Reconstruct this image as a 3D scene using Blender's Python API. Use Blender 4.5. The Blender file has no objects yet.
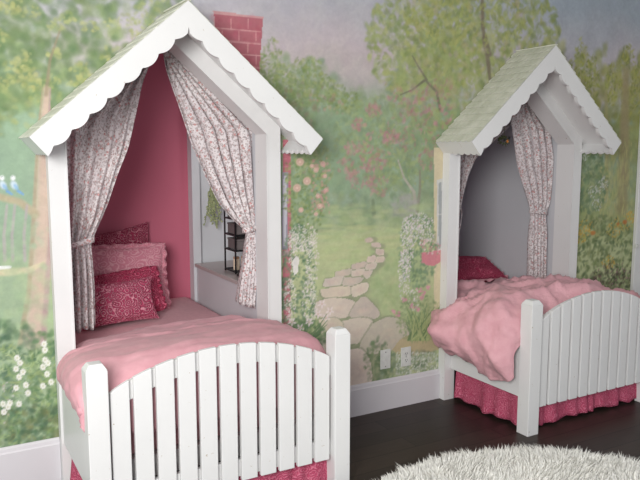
import bpy, bmesh, math, random
import numpy as np
from mathutils import Vector, Matrix, Euler, noise as mnoise
random.seed(7); rng = np.random.default_rng(11)
PI = math.pi
scn = bpy.context.scene
COL = scn.collection

# ------------------------------------------------------------------ camera, light, exposure
PITCH, YAW, FPX, CAMZ = math.radians(7.383), math.radians(29.5), 710.0, 1.5
cd = bpy.data.cameras.new('camera'); cam = bpy.data.objects.new('camera', cd); COL.objects.link(cam)
cam.location = (0, 0, CAMZ); cam.rotation_euler = (PI/2 - PITCH, 0, -YAW)
cd.sensor_width = 36; cd.lens = FPX*36/640; cd.clip_start = .05
scn.camera = cam
w = bpy.data.worlds.new('world'); scn.world = w; w.use_nodes = True
w.node_tree.nodes['Background'].inputs[0].default_value = (.93, .95, 1, 1)
w.node_tree.nodes['Background'].inputs[1].default_value = .52

def area(name, loc, target, size, sizey, power, col=(1, 1, 1)):
    l = bpy.data.lights.new(name, 'AREA'); l.shape = 'RECTANGLE'; l.size = size; l.size_y = sizey
    l.energy = power; l.color = col
    o = bpy.data.objects.new(name, l); COL.objects.link(o); o.location = loc
    d = Vector(target) - Vector(loc); o.rotation_euler = d.to_track_quat('-Z', 'Y').to_euler()
    return o
area('window_daylight', (-.95, -.15, 1.88), (1.3, 3.3, .75), 1.3, 1.1, 112, (1, .985, .96))
area('recess_daylight', (1.93, 3.75, 1.9), (1.55, 3.95, .9), .25, .5, 2.2)
scn.view_settings.view_transform = 'Standard'; scn.view_settings.look = 'None'
scn.view_settings.gamma = 1; scn.view_settings.use_curve_mapping = False
scn.view_settings.exposure = 0.30

# ------------------------------------------------------------------ pixel -> world helpers (camera fit of the photo)
_f = np.array([math.sin(YAW)*math.cos(PITCH), math.cos(YAW)*math.cos(PITCH), -math.sin(PITCH)])
_r = np.array([math.cos(YAW), -math.sin(YAW), 0.]); _u = np.cross(_r, _f)
def ray(x, y): return _f + _r*(x-320)/FPX - _u*(y-240)/FPX
def atY(x, y, Y): d = ray(x, y)*(Y/ray(x, y)[1]); return d[0], d[2]+CAMZ
WALL = 3.26

# ------------------------------------------------------------------ materials
def srgb(r, g, b):
    def c(v):
        v /= 255.0
        return v/12.92 if v <= .04045 else ((v+.055)/1.055)**2.4
    return (c(r), c(g), c(b), 1)
class NT:
    def __init__(s, name, rough=.6, spec=.3):
        s.m = bpy.data.materials.new(name); s.m.use_nodes = True
        s.t = s.m.node_tree; s.b = s.t.nodes['Principled BSDF']
        s.b.inputs['Roughness'].default_value = rough
        s.b.inputs['Specular IOR Level'].default_value = spec
        s.co = s.t.nodes.new('ShaderNodeTexCoord').outputs['Object']
    def n(s, t, **kw):
        nd = s.t.nodes.new(t)
        for k, v in kw.items():
            if k.startswith('i_'): nd.inputs[k[2:].replace('_', ' ')].default_value = v
            else: setattr(nd, k, v)
        return nd
    def l(s, a, b): s.t.links.new(a, b)
    def noise(s, scale, detail=3, rough=.5, dist=0, co=None, dim='3D'):
        nd = s.n('ShaderNodeTexNoise'); nd.inputs['Scale'].default_value = scale
        nd.inputs['Detail'].default_value = detail; nd.inputs['Roughness'].default_value = rough
        nd.inputs['Distortion'].default_value = dist
        s.l(co or s.co, nd.inputs['Vector']); return nd.outputs['Fac']
    def vor(s, scale, feature='F1', co=None, out='Distance', rnd=1.0):
        nd = s.n('ShaderNodeTexVoronoi'); nd.feature = feature; nd.inputs['Scale'].default_value = scale
        nd.inputs['Randomness'].default_value = rnd
        s.l(co or s.co, nd.inputs['Vector']); return nd.outputs[out]
    def ramp(s, fac, stops, interp='LINEAR'):
        nd = s.n('ShaderNodeValToRGB'); cr = nd.color_ramp; cr.interpolation = interp
        while len(cr.elements) < len(stops): cr.elements.new(.5)
        for e, (p, c) in zip(cr.elements, stops): e.position = p; e.color = c
        s.l(fac, nd.inputs[0]); return nd.outputs[0]
    def mix(s, fac, a, b, mode='MIX'):
        nd = s.n('ShaderNodeMix'); nd.data_type = 'RGBA'; nd.blend_type = mode
        for v, i in ((fac, 0), (a, 6), (b, 7)):
            if hasattr(v, 'links') or hasattr(v, 'is_linked'): s.l(v, nd.inputs[i])
            else: nd.inputs[i].default_value = v
        return nd.outputs[2]
    def mapping(s, scale=(1, 1, 1), loc=(0, 0, 0), rot=(0, 0, 0)):
        nd = s.n('ShaderNodeMapping'); nd.inputs['Scale'].default_value = scale
        nd.inputs['Location'].default_value = loc; nd.inputs['Rotation'].default_value = rot
        s.l(s.co, nd.inputs['Vector']); return nd.outputs[0]
    def base(s, c):
        if hasattr(c, 'is_linked'): s.l(c, s.b.inputs['Base Color'])
        else: s.b.inputs['Base Color'].default_value = c
    def bump(s, h, strength=.3, dist=.01):
        nd = s.n('ShaderNodeBump'); nd.inputs['Strength'].default_value = strength
        nd.inputs['Distance'].default_value = dist
        s.l(h, nd.inputs['Height']); s.l(nd.outputs[0], s.b.inputs['Normal'])
W1 = (1, 1, 1, 1); K0 = (0, 0, 0, 1)

def mk_paint(name, col, chips=True, rough=.42):
    t = NT(name, rough, .4)
    v = t.mix(t.ramp(t.noise(3, 3), [(.3, K0), (.7, W1)]), col, tuple(c*.95 for c in col[:3])+(1,))
    if chips:   # a few rubbed specks of tan undercoat
        f = t.ramp(t.noise(55, 4, .6), [(.70, K0), (.74, W1)])
        v = t.mix(f, v, srgb(176, 160, 138))
    t.base(v); t.bump(t.noise(40, 2), .06, .004); return t.m
M = {}
M['white'] = mk_paint('white_paint', (.77, .77, .765, 1))
M['baseboard'] = mk_paint('baseboard_paint', (.66, .64, .67, 1), False)
M['plain_white'] = mk_paint('nook_white_paint', (.66, .67, .70, 1), False, .6)
M['lilac'] = mk_paint('nook_lilac_paint', (.60, .515, .61, 1), False, .6)
M['pink_wall'] = mk_paint('nook_pink_paint', srgb(200, 108, 130), False, .7)
M['ceiling'] = mk_paint('ceiling_paint', (.75, .74, .72, 1), False, .9)
M['sill'] = mk_paint('sill_paint', srgb(188, 180, 178), False, .35)

def mk_mural():
    t = NT('mural_paint', .85, .15)
    a = t.n('ShaderNodeVertexColor'); a.layer_name = 'pigment'
    n1 = t.ramp(t.noise(60, 4, .6), [(.3, (.96, .96, .96, 1)), (.7, (1.04, 1.04, 1.04, 1))])
    n2 = t.ramp(t.noise(14, 3, .6, 1), [(.3, (.95, .94, .96, 1)), (.7, (1.05, 1.06, 1.03, 1))])
    t.base(t.mix(1.0, t.mix(1.0, a.outputs['Color'], n1, 'MULTIPLY'), n2, 'MULTIPLY'))
    return t.m
M['mural'] = mk_mural()
def mk_floor():
    t = NT('dark_floorboards', .42, .3)
    br = t.n('ShaderNodeTexBrick'); br.inputs['Scale'].default_value = 1
    br.inputs['Brick Width'].default_value = 1.3; br.inputs['Row Height'].default_value = .125
    br.inputs['Mortar Size'].default_value = .0025; br.offset = .37
    br.inputs['Color1'].default_value = srgb(42, 34, 31); br.inputs['Color2'].default_value = srgb(56, 46, 41)
    br.inputs['Mortar'].default_value = srgb(18, 14, 13)
    t.l(t.co, br.inputs['Vector'])
    g = t.ramp(t.noise(6, 5, .65, 0, t.mapping((1.2, 14, 1))), [(.3, (.75, .74, .74, 1)), (.75, (1.25, 1.2, 1.15, 1))])
    t.base(t.mix(1.0, br.outputs['Color'], g, 'MULTIPLY'))
    t.bump(br.outputs['Fac'], -.3, .003)
    return t.m
M['floor'] = mk_floor()
def mk_floral():
    t = NT('floral_cotton', .85, .1)
    base = t.mix(t.ramp(t.noise(9, 2), [(.35, K0), (.65, W1)]), srgb(228, 222, 222), srgb(212, 204, 206))
    leaf = t.ramp(t.vor(80), [(.24, W1), (.36, K0)])
    leaf2 = t.ramp(t.noise(75, 3, .6), [(.5, K0), (.58, W1)])
    v = t.mix(leaf2, base, srgb(176, 166, 166))
    v = t.mix(leaf, v, srgb(172, 146, 144))
    rose = t.ramp(t.vor(38), [(.16, W1), (.30, K0)])
    v = t.mix(rose, v, srgb(186, 138, 136))
    core = t.ramp(t.vor(38), [(.06, W1), (.12, K0)])
    v = t.mix(core, v, srgb(226, 170, 168))
    t.base(v); t.bump(t.noise(120, 2), .1, .002); return t.m
M['floral'] = mk_floral()
def mk_cloth(name, c1, c2, scale=30, bump=.15):
    t = NT(name, .9, .08)
    t.base(t.mix(t.ramp(t.noise(scale, 4, .6), [(.35, K0), (.65, W1)]), c1, c2))
    t.b.inputs['Sheen Weight'].default_value = .12
    t.bump(t.noise(scale*2, 4, .7), bump, .004); return t.m
def mk_crumple(name, c1, c2):
    t = NT(name, .9, .08)
    t.base(t.mix(t.ramp(t.noise(16, 4, .6), [(.35, K0), (.65, W1)]), c1, c2)); t.b.inputs['Sheen Weight'].default_value = .1
    d = t.vor(11, 'F1', None, 'Distance'); h = t.mix(.5, t.noise(9, 5, .6, 1.2), t.noise(26, 4, .6, .8)); t.bump(h, .36, .03); return t.m
M['duvet_rumpled'] = mk_crumple('rumpled_pink_cotton', srgb(222, 172, 179), srgb(214, 161, 169))
M['duvet'] = mk_cloth('pink_duvet_cotton', srgb(216, 164, 172), srgb(208, 153, 162), 16)
M['sheet'] = mk_cloth('pink_sheet_cotton', srgb(226, 170, 178), srgb(217, 158, 168), 40)
def mk_rosette(name, dark, light, sc, amount=.5, bump=.8):
    t = NT(name, .9, .1)
    nz = t.noise(sc*.55, 2, .5)
    warp = t.n('ShaderNodeVectorMath'); warp.operation = 'ADD'
    cmb = t.n('ShaderNodeCombineXYZ'); t.l(nz, cmb.inputs[0]); t.l(t.noise(sc*.5, 2, .5, 1), cmb.inputs[1])
    sc_ = t.n('ShaderNodeVectorMath'); sc_.operation = 'SCALE'; sc_.inputs['Scale'].default_value = 1.6/sc
    t.l(cmb.outputs[0], sc_.inputs[0]); t.l(t.co, warp.inputs[0]); t.l(sc_.outputs[0], warp.inputs[1])
    d = t.vor(sc, 'F1', warp.outputs[0])
    mth = t.n('ShaderNodeMath'); mth.operation = 'SINE'; mul = t.n('ShaderNodeMath'); mul.operation = 'MULTIPLY'
    mul.inputs[1].default_value = 22; t.l(d, mul.inputs[0]); t.l(mul.outputs[0], mth.inputs[0])
    f = t.ramp(mth.outputs[0], [(.5-amount*.5, K0), (.5+amount*.5, W1)])
    t.base(t.mix(f, dark, light)); t.bump(mth.outputs[0], bump, .006); return t.m
M['damask'] = mk_rosette('crimson_damask', srgb(190, 82, 112), srgb(232, 160, 176), 30, 1.0)
M['crimson'] = mk_rosette('crimson_rosette_cloth', srgb(188, 66, 98), srgb(222, 118, 144), 32, 1.0)
M['darkdamask'] = mk_rosette('deep_crimson_damask', srgb(166, 62, 90), srgb(212, 136, 152), 30, 1.0)
M['sham'] = mk_rosette('faded_rose_print', srgb(202, 130, 146), srgb(220, 164, 174), 22, 1.0, .25)
M['skirt'] = mk_rosette('bed_skirt_rosettes', srgb(186, 80, 108), srgb(214, 122, 146), 34, 1.0, .5)
def mk_shingle():
    t = NT('pale_green_shingle', .8, .2)
    t.base(t.mix(t.ramp(t.noise(14, 4, .6), [(.35, K0), (.65, W1)]), srgb(204, 206, 190), srgb(224, 224, 212)))
    return t.m
M['shingle'] = mk_shingle()
def flat(name, c, rough=.5, metal=0, spec=.3):
    t = NT(name, rough, spec); t.b.inputs['Metallic'].default_value = metal
    t.base(t.mix(t.ramp(t.noise(50, 2), [(.3, K0), (.7, W1)]), c, tuple(x*.88 for x in c[:3])+(1,))); return t.m
M['rug'] = flat('white_wool', (.93, .92, .87, 1), .95, 0, .05)
M['plate'] = flat('outlet_plastic', (.72, .73, .70, 1), .35)
M['slot'] = flat('dark_plastic', (.03, .03, .03, 1), .5)
M['wire'] = flat('black_wire', (.02, .02, .022, 1), .4, .3)
M['leaf'] = mk_cloth('trailing_leaf', srgb(148, 160, 116), srgb(176, 182, 140), 60)
M['stem'] = flat('stem_green', srgb(80, 90, 50), .7)
M['cream'] = flat('cream_wax', srgb(232, 214, 190), .5)
M['tan'] = flat('tan_print', srgb(190, 150, 120), .6)
M['greybox'] = flat('grey_board', srgb(120, 112, 112), .7)
M['orange'] = flat('orange_petal', srgb(205, 130, 60), .7)
M['tie'] = M['floral']

# ------------------------------------------------------------------ mesh helpers
class MB:
    def __init__(s): s.v = []; s.f = []
    def add(s, v, f):
        o = len(s.v); s.v += [tuple(p) for p in v]; s.f += [tuple(i+o for i in q) for q in f]; return s
    def box(s, x0, x1, y0, y1, z0, z1):
        v = [(x, y, z) for z in (z0, z1) for y in (y0, y1) for x in (x0, x1)]
        return s.add(v, [(0, 2, 3, 1), (4, 5, 7, 6), (0, 1, 5, 4), (2, 6, 7, 3), (0, 4, 6, 2), (1, 3, 7, 5)])
    def prism(s, poly, a, b, axis='y'):
        n = len(poly)
        def P(p, t): return (p[0], t, p[1]) if axis == 'y' else ((t, p[0], p[1]) if axis == 'x' else (p[0], p[1], t))
        return s.add([P(p, a) for p in poly]+[P(p, b) for p in poly],
                     [tuple(range(n)), tuple(range(2*n-1, n-1, -1))]+[(i, (i+1) % n, n+(i+1) % n, n+i) for i in range(n)])
    def tube(s, pts, r, n=6):
        pts = [Vector(p) for p in pts]; base = len(s.v)
        for i, p in enumerate(pts):
            d = (pts[min(i+1, len(pts)-1)]-pts[max(i-1, 0)]).normalized()
            a = d.cross(Vector((0, 0, 1)));
            if a.length < .1: a = d.cross(Vector((1, 0, 0)))
            a.normalize(); b = d.cross(a); rr = r[i] if isinstance(r, (list, tuple)) else r
            for k in range(n):
                t = 2*PI*k/n; s.v.append(tuple(p+(a*math.cos(t)+b*math.sin(t))*rr))
        for i in range(len(pts)-1):
            for k in range(n):
                s.f.append((base+i*n+k, base+i*n+(k+1) % n, base+(i+1)*n+(k+1) % n, base+(i+1)*n+k))
        s.f.append(tuple(base+k for k in range(n))); s.f.append(tuple(base+(len(pts)-1)*n+k for k in range(n-1, -1, -1)))
        return s
    def lathe(s, c, prof, n=16):
        base = len(s.v)
        for r, z in prof:
            for k in range(n):
                t = 2*PI*k/n; s.v.append((c[0]+r*math.cos(t), c[1]+r*math.sin(t), c[2]+z))
        for i in range(len(prof)-1):
            for k in range(n): s.f.append((base+i*n+k, base+i*n+(k+1) % n, base+(i+1)*n+(k+1) % n, base+(i+1)*n+k))
        s.f.append(tuple(base+k for k in range(n-1, -1, -1))); s.f.append(tuple(base+(len(prof)-1)*n+k for k in range(n)))
        return s
    def grid(s, P):    # P[i][j] points
        base = len(s.v); R = len(P); Cn = len(P[0])
        for row in P: s.v += [tuple(p) for p in row]
        for i in range(R-1):
            for j in range(Cn-1):
                a = base+i*Cn+j; s.f.append((a, a+1, a+Cn+1, a+Cn))
        return s
    def build(s, name, mat, parent=None, smooth=False, bevel=0, solid=0, sub=0, recalc=True, kind=None, label=None):
        me = bpy.data.meshes.new(name); me.from_pydata(s.v, [], s.f)
        if recalc:
            b = bmesh.new(); b.from_mesh(me); bmesh.ops.recalc_face_normals(b, faces=b.faces); b.to_mesh(me); b.free()
        if smooth: me.polygons.foreach_set('use_smooth', [True]*len(me.polygons))
        for m in (mat if isinstance(mat, (list, tuple)) else [mat]): me.materials.append(m)
        me.update()
        o = bpy.data.objects.new(name, me); COL.objects.link(o)
        if parent is not None: o.parent = parent; o.matrix_parent_inverse = Matrix.Translation(-parent.location) if parent.location.length else Matrix()
        if solid: md = o.modifiers.new('s', 'SOLIDIFY'); md.thickness = solid; md.offset = 0
        if sub: md = o.modifiers.new('u', 'SUBSURF'); md.levels = sub; md.render_levels = sub
        if bevel: md = o.modifiers.new('b', 'BEVEL'); md.width = bevel; md.segments = 2; md.limit_method = 'ANGLE'; md.angle_limit = math.radians(35)
        if kind: o['kind'] = kind
        if label: o['label'] = label
        return o
def struct(o): o['kind'] = 'structure'; return o
def tag(o, label, cat, group=None):
    o['label'] = label; o['category'] = cat
    if group: o['group'] = group
    return o
def thing(name, loc, label, cat, group=None):
    o = bpy.data.objects.new(name, None); o.location = loc; o.empty_display_size = .1; COL.objects.link(o)
    bpy.context.view_layer.update()
    return tag(o, label, cat, group)
# children are written in world coordinates; matrix_parent_inverse undoes the parent's location

def catmull(pts, n):
    pts = [np.array(p, float) for p in pts]; m = len(pts)-1; out = []
    for k in range(n):
        t = k/(n-1)*m; i = min(int(t), m-1); u = t-i
        p0 = pts[i-1] if i else 2*pts[0]-pts[1]; p1 = pts[i]; p2 = pts[i+1]
        p3 = pts[i+2] if i+2 <= m else 2*pts[m]-pts[m-1]
        out.append(.5*((2*p1)+(-p0+p2)*u+(2*p0-5*p1+4*p2-p3)*u*u+(-p0+3*p1-3*p2+p3)*u**3))
    return out

# ------------------------------------------------------------------ the two gabled bed nooks: dimensions
D = [dict(sh=.0035, bx=1.040, bw=.520, cx=1.035, hw=.650, za=2.113, ze=1.542), dict(sh=.0085, bx=3.211, bw=.480, cx=3.213, hw=.606, za=2.080, ze=1.532)]
for d in D: d['s'] = (d['za']-d['ze'])/d['hw']; d['th'] = math.atan(d['s'])
YF, YT, YJ = 2.95, 3.20, 3.34      # front of the roof, front of the trim, back of the jamb
HO, HI, HW = .549, .475, .49       # half widths: outside of the posts, inside of the posts, nook
YB = 4.38                          # back wall of the nooks
def under(d, x): return d['za']-d['s']*abs(x)-.030

# ------------------------------------------------------------------ mural
RES = .005
MX0, MX1, MZ0, MZ1 = -.6, 4.75, .10, 2.62
CW, CH = int((MX1-MX0)/RES), int((MZ1-MZ0)/RES)
cv = np.zeros((CH, CW, 3))
def lin(c): return np.array(srgb(*c)[:3])
ZZ, XX = np.mgrid[0:CH, 0:CW]; XX = XX*RES+MX0; ZZ = ZZ*RES+MZ0
def vnoise(scale, seed, octv=3):
    r = np.random.default_rng(seed); out = np.zeros((CH, CW)); amp = 1; tot = 0
    for o in range(octv):
        gx = int((MX1-MX0)/scale)+3; gz = int((MZ1-MZ0)/scale)+3; g = r.random((gz, gx))
        fx = (XX-MX0)/scale; fz = (ZZ-MZ0)/scale; ix = fx.astype(int); iz = fz.astype(int)
        u = fx-ix; v = fz-iz; u = u*u*(3-2*u); v = v*v*(3-2*v)
        out += amp*((g[iz, ix]*(1-u)+g[iz, ix+1]*u)*(1-v)+(g[iz+1, ix]*(1-u)+g[iz+1, ix+1]*u)*v)
        tot += amp; amp *= .5; scale *= .5
    return out/tot
def Wp(x, y): return atY(x, y, WALL)
def scale_at(x, y):
    a = Wp(x-2, y); b = Wp(x+2, y); c = Wp(x, y-2); e = Wp(x, y+2)
    return abs(b[0]-a[0])/4, abs(c[1]-e[1])/4
def dab(x, y, rx, ry, col, alpha=.8, rot=0, hard=.5, wall=False):
    """a brush dab: (x, y) and radii read off the photograph, laid on the wall in metres"""
    if wall: X, Z = x, y
    else:
        X, Z = Wp(x, y); sx, sz = scale_at(x, y); rx *= sx; ry *= sz
    R = max(rx, ry)*1.15+RES
    i0 = max(0, int((X-R-MX0)/RES)); i1 = min(CW, int((X+R-MX0)/RES)+2)
    j0 = max(0, int((Z-R-MZ0)/RES)); j1 = min(CH, int((Z+R-MZ0)/RES)+2)
    if i0 >= i1 or j0 >= j1: return
    dx = XX[j0:j1, i0:i1]-X; dz = ZZ[j0:j1, i0:i1]-Z
    c, s = math.cos(rot), math.sin(rot)
    q = np.sqrt(((dx*c+dz*s)/rx)**2+((-dx*s+dz*c)/ry)**2)
    m = np.clip((1-q)/(1-hard+1e-6), 0, 1)*alpha
    cv[j0:j1, i0:i1] = cv[j0:j1, i0:i1]*(1-m[..., None])+np.array(col)*m[..., None]
def jit(c, a=10):
    k = random.uniform(-a, a); return lin(tuple(max(0, min(255, v+k+random.uniform(-a/3, a/3))) for v in c))
def stroke(pts, w, col, alpha=.8, a=6, hard=.4):
    for (x0, y0), (x1, y1), (w0, w1) in zip(pts[:-1], pts[1:], [(w, w)]*(len(pts)-1) if not isinstance(w, list) else zip(w[:-1], w[1:])):
        L = math.hypot(x1-x0, y1-y0); n = max(2, int(L/max(.6, min(w0, w1)*.5)))
        for k in range(n):
            t = k/n; ww = w0+(w1-w0)*t
            dab(x0+(x1-x0)*t, y0+(y1-y0)*t, ww, ww, jit(col, a), alpha, 0, hard)
def scatter(n, box, r, cols, alpha=.7, a=10, inside=None, rot=None, asp=1.0, hard=.4):
    x0, y0, x1, y1 = box
    for _ in range(n):
        x = random.uniform(x0, x1); y = random.uniform(y0, y1)
        if inside and not inside(x, y): continue
        rr = random.uniform(*r); dab(x, y, rr, rr*asp, jit(random.choice(cols), a), alpha*random.uniform(.6, 1), random.uniform(-PI, PI) if rot is None else rot, hard)
def blob(cx, cy, rx, ry):
    return lambda x, y: ((x-cx)/rx)**2+((y-cy)/ry)**2 < 1
def foliage(cx, cy, rx, ry, cols, n=None, r=(2, 5), alpha=.7, a=10):
    n = n or int(rx*ry*.5)
    scatter(n, (cx-rx, cy-ry, cx+rx, cy+ry), r, cols, alpha, a, blob(cx, cy, rx, ry), asp=.7)
def poly_fill(pts, col, alpha=1.0, wall=False, a=0):
    P = pts if wall else [Wp(*p) for p in pts]
    xs = [p[0] for p in P]; zs = [p[1] for p in P]
    i0 = max(0, int((min(xs)-MX0)/RES)); i1 = min(CW, int((max(xs)-MX0)/RES)+2)
    j0 = max(0, int((min(zs)-MZ0)/RES)); j1 = min(CH, int((max(zs)-MZ0)/RES)+2)
    if i0 >= i1 or j0 >= j1: return
    X = XX[j0:j1, i0:i1]; Z = ZZ[j0:j1, i0:i1]; ins = np.zeros(X.shape, bool)
    for (xa, za), (xb, zb) in zip(P, P[1:]+P[:1]):
        if za == zb: continue
        cond = ((za > Z) != (zb > Z)) & (X < (xb-xa)*(Z-za)/(zb-za)+xa); ins ^= cond
    m = ins*alpha
    cv[j0:j1, i0:i1] = cv[j0:j1, i0:i1]*(1-m[..., None])+np.array(lin(col) if max(col) > 1 else col)*m[..., None]

def paint():
    global cv
    n1 = vnoise(.5, 1); n2 = vnoise(.12, 2); n3 = vnoise(.03, 3)
    sky = lin((160, 174, 186)); skyp = lin((194, 184, 188)); mist = lin((150, 172, 148)); grass = lin((180, 192, 146)); teal = lin((142, 172, 146))
    # broad bands by height
    t = np.clip((2.42-ZZ+.25*(n1-.5))/.5, 0, 1)[..., None]; cv[:] = sky*(1-t)+skyp*t
    t = np.clip((1.95-ZZ+.3*(n1-.5))/.3, 0, 1)[..., None]; cv[:] = cv*(1-t)+mist*t
    t = np.clip((1.22-ZZ+.1*(n1-.5))/.22, 0, 1)[..., None]; cv[:] = cv*(1-t)+grass*t
    t = (np.clip((.75-XX)/.4, 0, 1)*np.clip((2.2-ZZ)/.4, 0, 1))[..., None]*.75; cv[:] = cv*(1-t)+teal*t
    cv *= (1+.16*(n2-.5)+.10*(n3-.5))[..., None]
    YG = [(160, 172, 112), (148, 162, 106), (176, 182, 122)]; MG = [(126, 148, 100), (138, 158, 112), (112, 138, 98)]; DG = [(96, 122, 88), (108, 132, 92)]
    # ---- tree crown above the first nook (top left)
    foliage(-60, 40, 110, 100, MG, 500, (6, 13), .65); foliage(60, 30, 135, 85, MG, 800, (6, 12), .65)
    foliage(25, 75, 60, 50, DG, 90, (5, 10), .4); foliage(100, 75, 50, 40, DG, 80, (5, 9), .4); foliage(60, 0, 60, 20, DG, 60, (5, 9), .4)
    foliage(35, 60, 90, 50, [(96, 124, 84), (108, 134, 92)], 150, (5, 11), .5)
    scatter(16, (0, 0, 150, 110), (4, 8), [(172, 182, 178), (172, 178, 172)], .35)
    for q in range(46):
        x, y = random.uniform(-60, 165), random.uniform(-10, 100)
        foliage(x, y, random.uniform(8, 15), random.uniform(5, 9), YG+[(180, 184, 124)], 22, (2, 4.4), .5)
    foliage(20, 110, 60, 26, MG+YG, 120, (3, 7), .4)
    foliage(150, 15, 18, 14, YG, 50, (2, 4), .5)
    # trunk, branch, far trunks
    for w_, c_, al, dx in ((12, (192, 180, 160), .6, 1), (9, (196, 176, 162), .4, 3), (3.6, (176, 152, 152), .5, 10), (3, (170, 158, 134), .45, -8)):
        stroke([(46+dx*.4, 88), (43+dx*.6, 130), (42+dx*.8, 180), (41+dx, 230), (37+dx, 290), (30+dx*1.3, 345)], [w_*.3, w_*.55, w_*.8, w_, w_*1.05, w_*1.25], c_, al)
    stroke([(46, 95), (50, 60), (60, 30)], [3, 2, 1.5], (150, 140, 116), .35)
    stroke([(-60, 188), (0, 197), (20, 202), (38, 216)], [4, 5, 5, 6], (178, 168, 140), .6)
    for x in (-30, 4, 12, 24): stroke([(x+3, 205), (x, 235), (x+1, 262)], [2, 2.2, 2.6], (172, 164, 166), .4)
    foliage(10, 235, 40, 25, [(160, 186, 156)], 80, (3, 6), .35)
    stroke([(-60, 275), (10, 272), (30, 270), (45, 262)], [3, 5, 4, 2], (202, 196, 164), .5)
    stroke([(-60, 266), (-5, 268), (11, 267)], [3, 2.5, 1.5], (236, 242, 246), .8)
    foliage(0, 300, 70, 45, [(170, 192, 150), (158, 184, 146)], 260, (4, 9), .35)
    # two pale blue birds
    for bx, by in ((3, 185), (14, 185)):
        dab(bx, by, 4.2, 5.6, lin((196, 216, 228)), .95, .35); dab(bx-1, by-7, 3.2, 3.2, lin((222, 230, 232)), .95)
        dab(bx+2, by+2, 2.6, 4.6, lin((134, 178, 212)), .85, .5); dab(bx-3.6, by-6.5, 1, .8, lin((205, 190, 150)), .9); dab(bx-1.5, by-8, .6, .6, lin((60, 60, 66)), .9)
        stroke([(bx+4, by+6), (bx+10, by+10)], [1.8, .9], (110, 160, 206), .85)
    # daisy bush in the lower left
    foliage(0, 395, 80, 75, [(92, 126, 96), (112, 142, 104), (82, 114, 90)], 900, (3, 7), .75)
    foliage(48, 380, 22, 50, [(96, 130, 92), (124, 150, 104)], 260, (2, 5), .8)
    scatter(600, (-40, 345, 62, 445), (.8, 1.8), [(140, 168, 110), (92, 126, 90), (160, 180, 120)], .6, asp=3)
    scatter(150, (-40, 350, 50, 372), (.8, 1.6), [(172, 196, 150)], .6, asp=3)
    scatter(240, (-40, 405, 62, 446), (2, 5), [(74, 104, 80), (96, 116, 80), (120, 126, 86)], .5)
    for x, y in [(17, 358), (20, 363), (16, 369), (23, 372), (19, 377), (16, 388), (26, 385), (28, 393), (44, 344), (45, 360), (48, 363), (43, 367), (47, 374), (51, 382), (43, 386), (3, 404), (8, 407), (4, 412), (19, 404), (45, 350), (10, 403), (-20, 380), (-30, 400), (-12, 395)]:
        dab(x, y, 2.6, 2.8, lin((214, 222, 208)), .9, 0, .6)
        for k in range(7):
            q = 2*PI*k/7; dab(x+2.1*math.cos(q), y+2.3*math.sin(q), 1.4, 1.4, lin((228, 232, 224)), .85)
        dab(x, y, 1, 1, lin((196, 194, 150)), .7)
    scatter(40, (-30, 380, 14, 425), (1, 1.8), [(196, 176, 176), (208, 206, 200)], .6)
    # ---- sky and hills between the nooks
    scatter(60, (300, 50, 380, 90), (6, 12), [(190, 176, 180)], .16)
    scatter(50, (250, 0, 400, 40), (8, 16), [(168, 172, 182), (186, 184, 188)], .16)
    def hill(x): return np.interp(x, [200, 262, 275, 300, 318, 345, 360, 385, 400, 430, 520], [90, 85, 55, 62, 58, 88, 92, 85, 55, 20, -5])
    scatter(2600, (255, 30, 460, 230), (3, 7), [(128, 152, 112), (142, 164, 124), (120, 148, 118), (150, 168, 132)], .42, 8, lambda x, y: y > hill(x)+4*math.sin(x*.5))
    for x, y, h in ((272, 38, 60), (262, 55, 60), (285, 62, 40), (300, 58, 50), (312, 56, 40), (325, 72, 30), (338, 84, 25), (352, 92, 18)):
        foliage(x, y+h*.6, 9+h*.06, h*.62, [(132, 152, 96), (120, 144, 92), (152, 166, 108)], int(h*4), (1.5, 3.5), .6)
    foliage(300, 130, 42, 50, [(116, 142, 98), (132, 152, 108), (150, 130, 118)], 420, (2, 5), .5)
    scatter(30, (310, 95, 345, 150), (1.5, 3), [(186, 150, 140)], .45)
    scatter(500, (318, 115, 372, 190), (4, 9), [(132, 160, 128), (146, 170, 140)], .25)
    # right big tree, branches and blossom tree
    foliage(425, 40, 60, 62, [(150, 166, 104), (168, 178, 114), (136, 154, 100)], 1300, (2.5, 6), .6)
    foliage(480, 30, 80, 60, [(150, 164, 98), (170, 176, 106), (132, 148, 94)], 1500, (2.5, 6), .65)
    foliage(450, 90, 54, 54, [(144, 160, 104), (160, 172, 112)], 650, (2.5, 6), .5)
    stroke([(490, 55), (483, 30), (482, -10)], [3, 2.6, 2], (128, 122, 104), .65)
    stroke([(490, 80), (488, 60), (483, 34)], [2, 3, 3], (128, 122, 104), .6)
    stroke([(440, 110), (437, 92), (425, 80), (412, 90), (400, 95)], [2, 2, 1.8, 1.2, 1], (120, 122, 100), .6)
    stroke([(427, 80), (418, 66), (412, 55)], [1.6, 1.2, 1], (120, 122, 100), .5)
    foliage(470, 20, 60, 35, [(168, 174, 106), (150, 162, 98)], 420, (1.5, 3.5), .6)
    scatter(40, (400, 0, 530, 60), (2, 5), [(176, 180, 168), (186, 168, 164)], .35)
    scatter(60, (385, 60, 470, 130), (3, 6), [(186, 160, 150), (176, 150, 146)], .22)
    foliage(385, 140, 52, 46, [(142, 164, 116), (158, 174, 122), (134, 154, 116)], 800, (2, 5), .5)
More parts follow.
